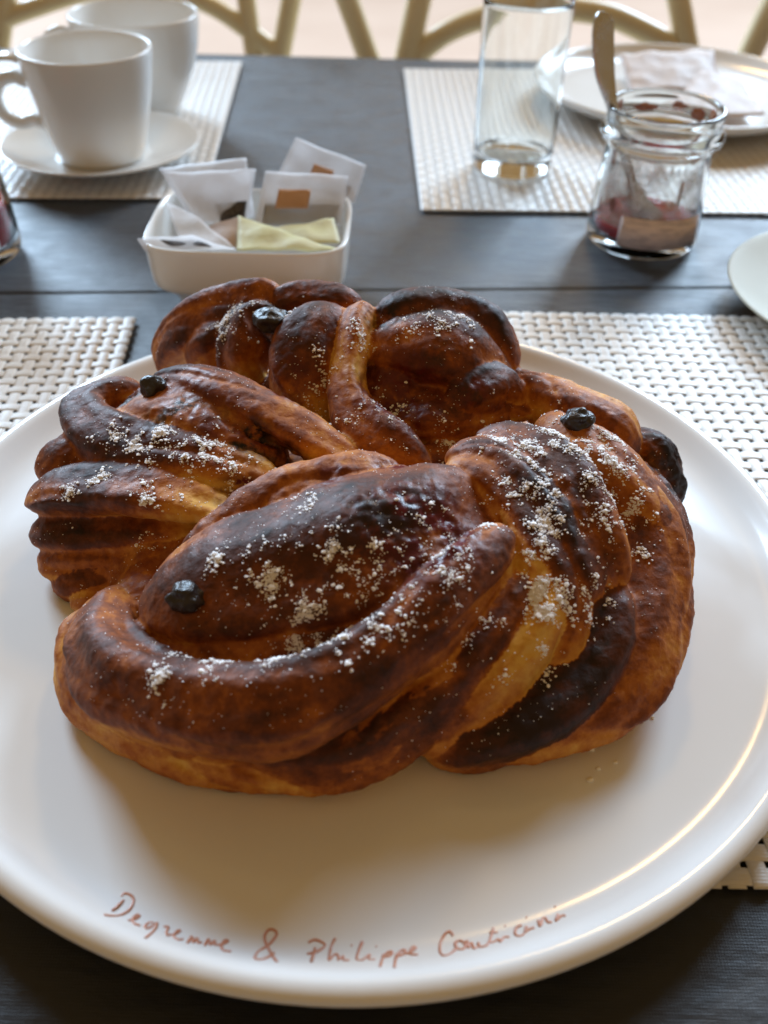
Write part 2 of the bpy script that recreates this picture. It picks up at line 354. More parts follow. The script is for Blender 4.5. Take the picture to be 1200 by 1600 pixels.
# ------------------------------------------------------------------ big plate
PLC = (-.0077, .2281)
prof = [(0,.0030),(.085,.0030),(.088,.0022),(.093,.0022),(.096,.0036),(.120,.0058),(.134,.0078),(.1440,.0110),(.1466,.0126),(.1472,.0140),(.1464,.0154),(.1447,.0163),(.1428,.0165),(.1408,.0156),(.1385,.0134),(.1360,.0113),(.1325,.0099),(.128,.0093),(.118,.0090),(0,.0090)]
plate = thing('dinner_plate', 'large white porcelain plate with copper handwriting on its rim holding the bread wreath', 'plate', (*PLC, 0))
vs, fs = lathe(smooth_prof(prof), 160)
obj('plate_body', vs, fs, M_plate, plate)
STROKES = [[(-5876, 10524, 1017),
 (-6031, 10147, 1230)], [(-6135, 9958, 1418),
 (-5969, 9972, 1346),
 (-5809, 10060, 1227),
 (-5676, 10266, 1083),
 (-5655, 10523, 991),
 (-5763, 10663, 979),
 (-5921, 10696, 983),
 (-5956, 10610, 998)], [(-5600, 9907, 1284),
 (-5484, 9980, 1193),
 (-5413, 10097, 1109),
 (-5475, 10127, 1106),
 (-5527, 10004, 1186),
 (-5454, 9845, 1291),
 (-5300, 9790, 1291)], [(-5048, 9945, 1118),
 (-5153, 9933, 1137),
 (-5196, 9792, 1261),
 (-5125, 9733, 1289),
 (-5034, 9891, 1139),
 (-4970, 9953, 1105),
 (-4962, 9771, 1215),
 (-5002, 9566, 1396),
 (-5057, 9402, 1562)], [(-4802, 9856, 1122),
 (-4703, 9862, 1108),
 (-4699, 9714, 1196),
 (-4639, 9582, 1288)], [(-4634, 9612, 1263),
 (-4506, 9656, 1197),
 (-4412, 9772, 1110),
 (-4476, 9784, 1112),
 (-4507, 9598, 1245),
 (-4371, 9488, 1303),
 (-4281, 9540, 1241)], [(-4157, 9404, 1325),
 (-4122, 9651, 1127),
 (-4045, 9459, 1258),
 (-4000, 9617, 1128),
 (-3932, 9457, 1238),
 (-3860, 9504, 1185)], [(-3776, 9394, 1260),
 (-3742, 9616, 1105),
 (-3666, 9435, 1206),
 (-3604, 9574, 1109),
 (-3557, 9453, 1173),
 (-3500, 9479, 1141)], [(-3491, 9441, 1171),
 (-3354, 9522, 1110),
 (-3306, 9596, 1077),
 (-3374, 9591, 1084),
 (-3412, 9436, 1162),
 (-3341, 9295, 1268),
 (-3162, 9276, 1256)], [(-2117, 9041, 1333),
 (-2327, 9383, 1102),
 (-2446, 9595, 1023),
 (-2490, 9797, 979),
 (-2397, 9938, 958),
 (-2253, 9903, 961),
 (-2233, 9786, 976),
 (-2368, 9555, 1035),
 (-2587, 9323, 1143),
 (-2600, 9099, 1330),
 (-2410, 9120, 1293),
 (-2215, 9345, 1112)], [(-1478, 9646, 986),
 (-1330, 9717, 976),
 (-1142, 9645, 984),
 (-1101, 9569, 994),
 (-1235, 9433, 1049),
 (-1479, 9337, 1092)], [(-1314, 9517, 1017),
 (-1366, 9100, 1239)], [(-876, 9768, 967),
 (-954, 9552, 999),
 (-982, 9176, 1165),
 (-875, 9337, 1084),
 (-789, 9331, 1087),
 (-773, 9185, 1156)], [(-773, 9185, 1156),
 (-669, 9309, 1096),
 (-659, 9189, 1153),
 (-531, 9193, 1151)], [(-500, 9611, 989),
 (-481, 9596, 991)], [(-252, 9706, 977),
 (-340, 9416, 1055),
 (-361, 9222, 1133),
 (-235, 9199, 1153)], [(-235, 9199, 1153),
 (-79, 9365, 1080),
 (-93, 9228, 1135),
 (50, 9229, 1140)], [(58, 9593, 994),
 (76, 9577, 999)], [(237, 9383, 1081),
 (193, 9174, 1194),
 (158, 8984, 1352)], [(210, 9297, 1114),
 (334, 9428, 1066),
 (425, 9442, 1064),
 (381, 9346, 1100),
 (253, 9293, 1117)], [(540, 9387, 1090),
 (494, 9172, 1216),
 (473, 8951, 1407)], [(514, 9300, 1123),
 (623, 9470, 1060),
 (721, 9496, 1054),
 (683, 9388, 1095),
 (561, 9322, 1116)], [(694, 9388, 1096),
 (821, 9432, 1084),
 (961, 9563, 1039),
 (888, 9563, 1035),
 (827, 9401, 1096),
 (1006, 9367, 1119)], [(1819, 9881, 986),
 (1768, 9979, 972),
 (1656, 9938, 975),
 (1536, 9715, 1014),
 (1504, 9452, 1115),
 (1584, 9323, 1212),
 (1750, 9395, 1176),
 (1908, 9579, 1095)], [(1939, 9755, 1028),
 (1860, 9667, 1056),
 (1904, 9526, 1115),
 (2039, 9511, 1132),
 (2080, 9664, 1076),
 (1965, 9763, 1027)], [(2098, 9699, 1063),
 (2143, 9729, 1056),
 (2142, 9531, 1133),
 (2234, 9683, 1082),
 (2267, 9511, 1170),
 (2375, 9579, 1135)], [(2386, 9693, 1092),
 (2401, 9554, 1160),
 (2547, 9584, 1165),
 (2643, 9731, 1102)], [(2771, 10089, 989),
 (2694, 9872, 1053),
 (2646, 9695, 1116),
 (2717, 9685, 1127),
 (2864, 9778, 1107)], [(2666, 9954, 1018),
 (2850, 9966, 1033)], [(2864, 9778, 1107),
 (2878, 9683, 1155),
 (2985, 9818, 1104),
 (3103, 9814, 1119)], [(3027, 10139, 992),
 (3044, 10123, 995)], [(3419, 10140, 1033),
 (3294, 10077, 1041),
 (3242, 9908, 1100),
 (3331, 9824, 1150),
 (3458, 9899, 1129)], [(3530, 10104, 1061),
 (3470, 9934, 1117),
 (3584, 10020, 1099),
 (3698, 10060, 1099)], [(3551, 10363, 985),
 (3567, 10347, 988)], [(3822, 10273, 1036),
 (3830, 10090, 1106),
 (3925, 10300, 1040),
 (3994, 10320, 1042),
 (4033, 10198, 1093),
 (4121, 10202, 1104)], [(4304, 10418, 1051),
 (4215, 10225, 1110),
 (4367, 10363, 1081),
 (4458, 10362, 1095)], [(4251, 10639, 984),
 (4267, 10622, 987)]]
sv, sf = [], []
for pts in STROKES:
    q = catmull([(x/1e5, y/1e5, z/1e5) for x, y, z in pts], 5) if len(pts) > 2 else [(x/1e5, y/1e5, z/1e5) for x, y, z in pts]
    rr = [.00036*(1+.25*noise.noise(Vector(p)*400)) for p in q]
    a, b = sweep([(p[0]-PLC[0], p[1]-PLC[1], p[2]) for p in q], rr, 6, .55)
    k = len(sv); sv += a; sf += [tuple(i+k for i in f) for f in b]
o = obj('inscription', sv, sf, M_ink, plate)
o['label'] = 'copper handwriting reading Degrenne & Philippe Conticini'

# ------------------------------------------------------------------ bread wreath
BC = Vector((-.0125, .240, .009))
bread = thing('bread_wreath', 'dark baked braided brioche wreath dusted with sugar on the big white plate', 'bread', BC)
STRANDS = [(0.95, 0.5, [(-709, 1975, 160, 60, 0.2), (-782, 1864, 210, 80, 0.35), (-769, 1688, 250, 100, 0.55), (-692, 1569, 280, 115, 0.6), (-592, 1509, 300, 120, 0.62), (-403, 1437, 340, 120, 0.72), (-224, 1421, 380, 120, 0.72), (-54, 1500, 420, 110, 0.68), (105, 1633, 470, 100, 0.66), (224, 1760, 510, 90, 0.6), (341, 1914, 520, 60, 0.35)]),
 (0.9, 0.6, [(-818, 1923, 140, 60, 0.35), (-857, 1783, 180, 80, 0.5), (-784, 1618, 170, 95, 0.55), (-556, 1490, 170, 110, 0.62), (-355, 1451, 170, 120, 0.66), (-168, 1430, 180, 125, 0.68), (-3, 1473, 210, 120, 0.6), (146, 1548, 280, 100, 0.6), (263, 1648, 360, 90, 0.6), (353, 1770, 420, 75, 0.55), (385, 1866, 450, 40, 0.35)]),
 (0.9, 0.5, [(82, 1454, 170, 80, 0.5), (216, 1526, 230, 85, 0.42), (334, 1616, 310, 85, 0.22), (411, 1703, 380, 80, 0.06), (457, 1813, 430, 75, 0.02), (451, 1925, 470, 70, 0.15), (398, 2053, 490, 50, 0.4)]),
 (0.95, 0.3, [(117, 1456, 140, 70, 0.5), (288, 1511, 170, 110, 0.72), (449, 1599, 200, 130, 0.8), (564, 1711, 260, 120, 0.85), (619, 1817, 330, 90, 0.75), (636, 1914, 380, 45, 0.6)]),
 (0.8, 0.5, [(256, 1482, 130, 60, 0.5), (450, 1552, 150, 110, 0.6), (618, 1654, 180, 140, 0.5), (715, 1805, 240, 150, 0.4), (768, 1995, 300, 140, 0.42), (768, 2148, 370, 140, 0.46), (696, 2278, 440, 130, 0.42), (595, 2387, 480, 110, 0.36), (510, 2522, 470, 80, 0.3)]),
 (0.9, 0.4, [(613, 1668, 120, 80, 0.45), (778, 1854, 160, 100, 0.5), (876, 2088, 200, 95, 0.5), (899, 2286, 240, 95, 0.5), (858, 2435, 280, 90, 0.5), (788, 2548, 300, 70, 0.4)]),
 (0.8, 0.6, [(169, 2177, 510, 50, 0.5), (269, 2134, 540, 65, 0.52), (362, 2020, 540, 60, 0.55), (426, 1897, 500, 63, 0.6), (492, 1792, 440, 65, 0.5), (499, 1704, 370, 60, 0.42), (440, 1625, 290, 50, 0.35)]),
 (0.8, 0.6, [(180, 2240, 520, 50, 0.5), (291, 2211, 560, 70, 0.6), (396, 2113, 560, 80, 0.68), (478, 1978, 520, 80, 0.7), (533, 1860, 460, 75, 0.6), (566, 1770, 390, 60, 0.5)]),
 (0.8, 0.5, [(272, 2323, 520, 50, 0.62), (386, 2300, 550, 70, 0.68), (488, 2178, 560, 90, 0.6), (564, 2038, 520, 90, 0.5), (614, 1913, 450, 80, 0.42), (657, 1840, 360, 60, 0.36)]),
 (0.68, 0.25, [(-674, 1815, 300, 80, 0.55), (-572, 1797, 360, 140, 0.6), (-400, 1808, 410, 195, 0.64), (-208, 1850, 450, 225, 0.64), (-16, 1910, 480, 230, 0.62), (149, 2035, 470, 205, 0.6), (265, 2139, 430, 140, 0.5), (378, 2228, 380, 70, 0.5)]),
 (0.8, 0.9, [(-579, 1920, 340, 80, 0.5), (-429, 2020, 410, 110, 0.46), (-265, 2092, 460, 120, 0.42), (-97, 2143, 490, 110, 0.42), (65, 2180, 490, 80, 0.45)]),
 (0.9, 0.4, [(-319, 2240, 430, 55, 0.0), (-417, 2255, 420, 80, 0.1), (-588, 2301, 420, 95, 0.6), (-800, 2386, 410, 100, 0.74), (-953, 2493, 400, 100, 0.74), (-1026, 2621, 400, 85, 0.72), (-980, 2699, 410, 75, 0.7), (-857, 2731, 430, 50, 0.5)]),
 (0.85, 0.4, [(-812, 2687, 460, 70, 0.72), (-684, 2662, 500, 75, 0.75), (-550, 2582, 520, 80, 0.66), (-402, 2487, 510, 75, 0.5), (-261, 2403, 480, 80, 0.4), (-146, 2339, 440, 70, 0.32), (-74, 2308, 400, 45, 0.25)]),
 (0.6, 1.1, [(-912, 2638, 400, 80, 0.5), (-759, 2571, 450, 130, 0.42), (-571, 2483, 470, 140, 0.38), (-420, 2413, 430, 120, 0.42), (-320, 2417, 360, 90, 0.6)]),
 (0.8, 0.8, [(-114, 2805, 420, 110, 0.6), (34, 2732, 450, 130, 0.6), (191, 2738, 440, 120, 0.6)]),
 (0.8, 0.8, [(-499, 2971, 260, 90, 0.6), (-385, 2842, 320, 110, 0.6), (-297, 2751, 300, 100, 0.6)]),
 (0.7, 0.9, [(-352, 2305, 320, 100, 0.6), (-177, 2473, 300, 110, 0.6), (82, 2457, 320, 120, 0.6), (255, 2555, 360, 100, 0.6)]),
 (0.62, 0.5, [(-1159, 2285, 270, 60, 0.66), (-1033, 2273, 330, 100, 0.76), (-841, 2234, 380, 110, 0.74), (-647, 2171, 400, 95, 0.4), (-512, 2124, 400, 70, 0.08), (-428, 2112, 390, 30, 0.0)]),
 (0.8, 0.5, [(-1153, 2397, 280, 60, 0.6), (-1072, 2450, 330, 80, 0.6), (-964, 2468, 360, 80, 0.55), (-790, 2353, 360, 70, 0.5)]),
 (0.55, 0.5, [(-1141, 2231, 200, 70, 0.66), (-998, 2194, 240, 90, 0.72), (-802, 2165, 280, 95, 0.62), (-634, 2149, 310, 80, 0.3), (-491, 2152, 320, 40, 0.0)]),
 (0.55, 0.7, [(-1109, 2174, 140, 80, 0.5), (-974, 2136, 180, 95, 0.48), (-805, 2128, 210, 95, 0.46), (-661, 2136, 240, 80, 0.36), (-540, 2153, 270, 40, 0.2)]),
 (0.8, 0.7, [(-1049, 2087, 100, 80, 0.66), (-929, 2081, 130, 90, 0.62), (-776, 2100, 160, 90, 0.5), (-621, 2085, 240, 60, 0.4)]),
 (0.6, 0.5, [(-969, 1997, 120, 60, 0.4), (-834, 1990, 140, 80, 0.4), (-697, 1962, 160, 90, 0.35), (-565, 1894, 180, 80, 0.4)]),
 (1.0, 0.4, [(-878, 3187, 200, 80, 0.35), (-844, 3177, 310, 95, 0.6), (-761, 3148, 420, 100, 0.66), (-634, 3130, 510, 95, 0.62), (-493, 3104, 570, 90, 0.64), (-373, 3092, 590, 70, 0.6)]),
 (0.9, 0.5, [(-440, 3058, 580, 60, 0.6), (-324, 3075, 600, 75, 0.62), (-181, 3044, 610, 70, 0.6), (-87, 3019, 600, 50, 0.5)]),
 (1.0, 0.4, [(-519, 2909, 280, 50, 0.06), (-523, 2916, 360, 90, 0.06), (-519, 2939, 460, 110, 0.56), (-482, 2995, 540, 105, 0.68), (-389, 3012, 580, 70, 0.7)]),
 (1.0, 0.4, [(-706, 3061, 240, 70, 0.3), (-689, 3063, 340, 85, 0.42), (-643, 3043, 450, 85, 0.6), (-560, 3047, 530, 70, 0.66)]),
 (0.8, 0.5, [(-186, 2638, 300, 70, 0.0), (-227, 2673, 370, 115, 0.08), (-280, 2756, 460, 140, 0.6), (-282, 2815, 540, 140, 0.7), (-229, 2890, 600, 110, 0.68), (-154, 2955, 630, 60, 0.5)]),
 (0.9, 0.3, [(-82, 2972, 630, 50, 0.45), (-113, 2838, 620, 60, 0.34), (-126, 2730, 570, 60, 0.26), (-128, 2624, 510, 75, 0.4), (-88, 2518, 460, 100, 0.55), (5, 2420, 430, 110, 0.56), (95, 2361, 410, 80, 0.52), (150, 2330, 400, 30, 0.4)]),
 (0.9, 0.3, [(-128, 2613, 440, 70, 0.25), (-91, 2486, 400, 90, 0.4), (-25, 2395, 370, 70, 0.4), (28, 2375, 350, 40, 0.4)]),
 (0.78, 0.4, [(-92, 2836, 520, 90, 0.6), (20, 2821, 550, 160, 0.7), (188, 2829, 540, 200, 0.74), (338, 2815, 480, 140, 0.6), (446, 2810, 420, 80, 0.45)]),
 (0.7, 0.5, [(-31, 2647, 420, 110, 0.55), (124, 2637, 410, 160, 0.55), (302, 2671, 400, 120, 0.5), (437, 2689, 400, 80, 0.42), (496, 2639, 420, 40, 0.35)]),
 (0.9, 0.3, [(-50, 2909, 620, 60, 0.8), (72, 2933, 650, 75, 0.82), (220, 2950, 640, 85, 0.8), (338, 2945, 580, 90, 0.76), (403, 2893, 500, 80, 0.66), (444, 2849, 430, 50, 0.5)]),
 (0.8, 0.4, [(195, 2560, 460, 50, 0.5), (282, 2650, 500, 90, 0.72), (388, 2726, 480, 90, 0.62), (478, 2686, 430, 50, 0.36)]),
 (0.9, 0.6, [(447, 2902, 380, 70, 0.6), (541, 2744, 420, 90, 0.4), (657, 2623, 430, 110, 0.3), (761, 2558, 400, 110, 0.35), (840, 2515, 340, 100, 0.5)]),
 (1.0, 0.7, [(830, 2598, 360, 80, 0.7), (922, 2582, 300, 90, 0.85), (978, 2544, 230, 75, 0.92), (1005, 2536, 160, 60, 0.95), (1009, 2513, 120, 40, 0.95)]),
 (0.8, 0.5, [(-737, 1791, 270, 30, 0.5), (-628, 1603, 340, 45, 0.66), (-472, 1490, 380, 45, 0.74), (-288, 1451, 420, 45, 0.78), (-117, 1487, 460, 45, 0.76), (55, 1600, 510, 45, 0.74), (195, 1749, 550, 40, 0.66), (315, 1897, 550, 30, 0.45)]),
 (0.8, 0.6, [(-777, 1900, 180, 50, 0.4), (-817, 1785, 220, 65, 0.5), (-778, 1637, 230, 70, 0.55), (-665, 1518, 220, 70, 0.5), (-483, 1443, 210, 65, 0.55), (-312, 1407, 220, 55, 0.55)]),
 (0.8, 0.6, [(-197, 1386, 200, 70, 0.55), (-19, 1443, 250, 80, 0.6), (127, 1547, 320, 70, 0.5), (245, 1666, 390, 60, 0.42), (337, 1796, 430, 45, 0.35)]),
 (0.8, 0.4, [(533, 2347, 520, 60, 0.35), (668, 2232, 500, 70, 0.36), (781, 2135, 420, 80, 0.4), (817, 1997, 340, 80, 0.42), (782, 1839, 260, 80, 0.42), (685, 1696, 200, 70, 0.42)]),
 (0.8, 0.4, [(199, 2209, 520, 40, 0.45), (313, 2091, 540, 45, 0.3), (386, 1961, 520, 50, 0.25), (419, 1835, 480, 50, 0.12), (410, 1736, 420, 50, 0.12), (348, 1640, 360, 40, 0.25)]),
 (0.75, 0.4, [(-634, 1785, 280, 70, 0.5), (-459, 1681, 330, 95, 0.6), (-265, 1665, 360, 105, 0.58), (-79, 1710, 410, 100, 0.58), (74, 1807, 440, 80, 0.6)])]
SPOTS = [(102, 1820, 600, 15, 1, 0.25),
 (0, 1870, 620, 9, 0.3, 0.85),
 (152, 1769, 580, 9, 0.8, 0.1),
 (-65, 1791, 620, 8, 0.2, 0.6),
 (-648, 2465, 500, 6, 0.4, 1),
 (-430, 2362, 480, 7, 0.5, 1),
 (-330, 2344, 420, 8, 0.8, 0.7),
 (-873, 2609, 460, 5, 0.3, 0.9),
 (171, 2586, 700, 10, 0.1, 1),
 (-17, 2845, 680, 6, 0.1, 0.9),
 (32, 2569, 550, 14, 0.8, 0.1),
 (291, 2554, 580, 9, 0.6, 0.5),
 (-286, 2653, 660, 7, 0.3, 0.6),
 (-305, 2562, 520, 9, 0.7, 0.15),
 (928, 2482, 300, 13, 0, 0.7),
 (-404, 2951, 600, 7, 0, 0.8),
 (-432, 2173, 400, 8, 1, 0.2),
 (35, 2124, 540, 7, 0.9, 0.1),
 (-149, 2072, 540, 7, 0.7, 0.1),
 (316, 2081, 500, 6, 0.9, 0.3),
 (76, 2496, 500, 10, 0.7, 0.1),
 (-333, 2647, 540, 8, 0.5, 0.1),
 (-633, 2510, 520, 12, 0.45, 0.1),
 (-410, 2356, 460, 10, 0.6, 0.2),
 (504, 2016, 560, 8, 0, 0.5),
 (417, 2074, 580, 7, 0, 0.4),
 (67, 1902, 640, 10, 0.2, 0.55),
 (407, 1744, 520, 7, 0, 0),
 (-553, 2411, 540, 9, 0.5, 0.2),
 (-722, 2433, 520, 6, 0.2, 0.8)]
SUGAR = [(-772, 2320, 6, 120),
 (-594, 2274, 8, 210),
 (-451, 2222, 5, 70),
 (-709, 2357, 5, 80),
 (-327, 2155, 4, 25),
 (-885, 2215, 6, 60),
 (-719, 2110, 6, 70),
 (-961, 2190, 4, 30),
 (-287, 1712, 9, 110),
 (-200, 1621, 9, 140),
 (-181, 1562, 7, 90),
 (-93, 1670, 9, 70),
 (-433, 1770, 4, 60),
 (2, 1723, 10, 60),
 (404, 2173, 8, 90),
 (527, 2237, 8, 130),
 (597, 2172, 9, 200),
 (463, 2022, 8, 120),
 (641, 2079, 8, 140),
 (355, 2018, 7, 80),
 (420, 1933, 6, 110),
 (474, 1901, 6, 90),
 (411, 1839, 4, 150),
 (420, 1737, 5, 260),
 (427, 1683, 4, 120),
 (485, 2203, 12, 120),
 (476, 1716, 7, 50),
 (709, 2321, 7, 70),
 (499, 2552, 6, 70),
 (279, 1868, 6, 50),
 (168, 1719, 7, 50),
 (38, 1576, 8, 45),
 (-86, 1503, 7, 40),
 (-255, 1474, 6, 40),
 (-413, 1476, 6, 50),
 (-540, 1455, 3, 60),
 (-522, 1541, 4, 30),
 (-588, 2975, 9, 110),
 (-419, 2908, 9, 80),
 (-223, 2669, 9, 70),
 (-101, 2753, 6, 40),
 (69, 2775, 7, 40),
 (243, 2821, 7, 45),
 (-130, 2448, 8, 30),
 (-12, 2546, 10, 45),
 (198, 2480, 9, 45),
 (371, 2546, 8, 40),
 (-211, 1936, 8, 35),
 (253, 1613, 10, 50),
 (423, 1607, 8, 40),
 (607, 1792, 6, 40),
 (523, 1724, 8, 30),
 (683, 2196, 9, 160),
 (726, 2086, 8, 60),
 (612, 1951, 8, 60),
 (749, 1979, 7, 25),
 (599, 2432, 7, 80),
 (639, 2296, 9, 120),
 (169, 1666, 9, 40),
 (-8, 1529, 8, 40),
 (-214, 1567, 9, 40),
 (101, 1851, 9, 40),
 (-130, 1764, 9, 60),
 (-539, 2296, 8, 90),
 (-699, 2306, 7, 60),
 (-859, 2378, 6, 40),
 (-628, 2897, 8, 50),
 (-379, 2957, 7, 40),
 (177, 2774, 9, 50),
 (33, 2401, 8, 30),
 (338, 2224, 7, 60)]
RAISINS_GAP_SHADE = [(-510, 1688, 560, 5.0, 4.0, 4.0, 1),
 (-408, 2891, 620, 6.5, 5.0, 4, 1),
 (-773, 2591, 530, 4.2, 4, 4.5, 1),
 (595, 2382, 570, 5, 4.5, 3.8, 1),
 (671, 1824, 330, 4.5, 6, 4.5, 0),  # no fruit: near-black lump standing in for the shade in a strand gap
 (-515, 1890, 200, 3, 3, 3, 0),
 (-824, 1898, 180, 3, 3, 2.5, 0)]
SPOTS = [(Vector((a/1e4, b/1e4, c/1e4)), r/1e3, j, bn) for a, b, c, r, j, bn in SPOTS]
def bake_attr(me, data):
    a = me.attributes.new('bake', 'FLOAT_COLOR', 'POINT')
    a.data.foreach_set('color', [c for d in data for c in (*d, 1.0)])
def spot_values(p):
    j = b = 0
    for c, r, sj, sb in SPOTS:
        d = (p-c).length/r
        if d < 1.4:
            f = max(0, 1-d/1.4); f = min(1, f*2.2)
            j = max(j, sj*f); b = max(b, sb*f)
    return j, b
def strand(name, flat, ridge, pts, seed):
    rnd = random.Random(int(seed*1000)+5)
    q = [(x/1e4, y/1e4, z/1e4, r/1e4, t) for x, y, z, r, t in pts]
    per = 22
    q = catmull(q, per); n = len(q); ns = 72
    P = [Vector(a[:3]) for a in q]
    acc = [0]
    for a, b in zip(P, P[1:]): acc.append(acc[-1]+(b-a).length)
    tot = acc[-1]
    # pulled layers: narrow grooves that wander along the strand
    gro = [(rnd.uniform(0, 6.28), rnd.uniform(.08, .17), rnd.uniform(.3, 1.0), rnd.uniform(-.22, .10), rnd.uniform(0, 50), rnd.uniform(.4, 1.1)) for _ in range(int(3+6*ridge))]
    vs, fs, dat = [], [], []
    for i, a in enumerate(q):
        t = (P[min(i+1,n-1)]-P[max(i-1,0)]).normalized()
        s = t.cross(Vector((0,0,1))).normalized()
        m = s.cross(t).normalized()
        r = max(a[3], .0012); end = min(acc[i], tot-acc[i])
        e = min(1, end/(r*1.3)); cap = (1-(1-e)**2)**.5 if e < 1 else 1
        cap = max(cap, .03)
        uu = acc[i]
        gth = [(g0+wand*noise.noise(Vector((uu*28, g4, 0)))*2.0, w, amp*max(0, min(1, .65+1.2*noise.noise(Vector((uu*22, g4+7, 1))))), tn) for g0, w, amp, tn, g4, wand in gro]
        swell = 1+.10*noise.noise(Vector((uu*38, seed, 3)))
        for k in range(ns):
            th = 2*math.pi*k/ns
            ca, sa = math.cos(th), math.sin(th)
            # a slightly crested section instead of a plain ellipse
            sh = swell*(1+.07*math.cos(3*th+seed+uu*12)+.05*math.cos(5*th-seed*2-uu*20))
            base = P[i] + s*(r*sh*cap*ca) + m*(r*flat*sh*cap*sa)
            nd = (s*ca+m*sa)
            d = 0; tn = 0
            for g0, w, amp, gt in gth:
                dd = (th-g0+math.pi) % (2*math.pi) - math.pi
                if abs(dd) < w*4:
                    f = math.exp(-(dd/w)**2)
                    d -= ridge*.0031*amp*f*min(1, r/.009); tn += gt*amp*math.exp(-(dd/(w*2.2))**2)
            lay = noise.noise(Vector((uu*16+seed, th*1.1, seed)))
            fine = noise.noise(Vector((uu*60+seed, th*4.5, seed+4)))
            d += .0010*noise.noise(base*60+Vector((seed*3.1,0,0)))
            d += .00035*noise.noise(base*150+Vector((0,seed,0)))
            d += .00022*noise.noise(base*420) + .00018*fine
            d += ridge*.0009*max(0, noise.noise(base*260+Vector((3,seed,0)))-.1)
            p = base + nd*d*cap
            if p.z < .0093: p.z = .0093
            up = nd.z
            tn += a[4] + .22*max(up, -.25) - .16 - .16*(1-cap) + .26*lay + .10*fine
            tn += .16*noise.noise(base*45+Vector((seed,5,0)))
            j, b = spot_values(p)
            vs.append(p-BC); dat.append((min(1,max(0,tn)), j, b))
    for i in range(n-1):
        for k in range(ns):
            k2 = (k+1) % ns
            fs.append((i*ns+k, (i+1)*ns+k, (i+1)*ns+k2, i*ns+k2))
    c0 = len(vs); vs.append(sum((vs[k] for k in range(ns)), Vector())/ns); dat.append(dat[0])
    c1 = len(vs); vs.append(sum((vs[(n-1)*ns+k] for k in range(ns)), Vector())/ns); dat.append(dat[(n-1)*ns])
    for k in range(ns):
        k2 = (k+1) % ns
        fs.append((c0, k, k2)); fs.append((c1, (n-1)*ns+k2, (n-1)*ns+k))
    k = len(tv); tv.extend(p+BC for p in vs); tf.extend(tuple(i+k for i in f) for f in fs)
    tt.extend(d[0] for d in dat); ti.extend([len(names)]*len(vs)); names.append(name)
tv, tf, tt, ti, names = [], [], [], [], []
for i, (flat, ridge, pts) in enumerate(STRANDS):
    strand('dough_strand', flat, ridge, pts, i*1.37)
# the soft inner dough the strands are laid around
vs, fs = lathe(smooth_prof([(0,.002),(.055,.001),(.084,.003),(.088,.010),(.078,.018),(.060,.022),(.034,.024),(.015,.024),(0,.023)]), 96, 1.0, .98)
k = len(tv)
for p in vs:
    p = Vector(p); w = p+BC
    f = 1+.10*noise.noise(w*40)+.05*noise.noise(w*120)
    p = Vector((p.x*f, p.y*f, max(p.z*f, .0004)))
    tv.append(p+BC); tt.append(.40+.25*noise.noise(w*50)); ti.append(len(names))
names.append('inner_dough')
tf.extend(tuple(reversed([i+k for i in f])) for f in fs)
# bake the strands together into one skin, soften the seams, then hand each strand its own piece of skin
me = bpy.data.meshes.new('dough'); me.from_pydata([tuple(p) for p in tv], [], tf); me.update()
bm = bmesh.new(); bm.from_mesh(me); bmesh.ops.triangulate(bm, faces=bm.faces); bmesh.ops.recalc_face_normals(bm, faces=bm.faces); bm.to_mesh(me); bm.free()
tmp = bpy.data.objects.new('dough', me); C.objects.link(tmp)
rm = tmp.modifiers.new('r', 'REMESH'); rm.mode = 'VOXEL'; rm.voxel_size = .00074
sm = tmp.modifiers.new('s', 'SMOOTH'); sm.factor = .5; sm.iterations = 2
dg = bpy.context.evaluated_depsgraph_get()
ev = bpy.data.meshes.new_from_object(tmp.evaluated_get(dg))
src = BVHTree.FromPolygons(tv, tf)
V = [v_.co.copy() for v_ in ev.vertices]; NR = [v_.normal.copy() for v_ in ev.vertices]
F = [tuple(p.vertices) for p in ev.polygons]
bpy.data.objects.remove(tmp)
# concavity, measured as the pull of a wider smoothing
lap = [Vector() for _ in V]; cnt = [0]*len(V)
for e_ in ev.edges:
    a_, b_ = e_.vertices
    lap[a_] += V[b_]; lap[b_] += V[a_]; cnt[a_] += 1; cnt[b_] += 1
cur = [(lap[i]/max(1, cnt[i])-V[i]).dot(NR[i])/.00078 for i in range(len(V))]
for _ in range(5):
    acc_ = [0.0]*len(V)
    for e_ in ev.edges:
        a_, b_ = e_.vertices; acc_[a_] += cur[b_]; acc_[b_] += cur[a_]
    cur = [.4*cur[i]+.6*acc_[i]/max(1, cnt[i]) for i in range(len(V))]
sid, dat, OV = [], [], []
for i, p in enumerate(V):
    h = src.find_nearest(p)
    f = tf[h[2]]
    sid.append(ti[f[0]])
    tn = sum(tt[q_] for q_ in f)/len(f)
    cv = max(-1, min(1, cur[i]*9))
    tn += -.18*max(0, cv) + .16*max(0, -cv)
    j, b = spot_values(p)
    if sid[-1] == len(names)-1: j = max(j, .45)
    rough_ = max(j, b)
    n_ = NR[i]
    d = .00016*noise.noise(p*330) + .00016*noise.noise(p*800) + (.0008*noise.noise(p*240)+.0006*noise.noise(p*520))*rough_
    q_ = p + n_*d
    if q_.z < .0093: q_.z = .0093
    OV.append(q_); dat.append((min(1, max(0, tn)), j, b))
groups = {}
for f in F:
    c_ = [sid[v_] for v_ in f]
    k = max(set(c_), key=c_.count)
    groups.setdefault(k, []).append(f)
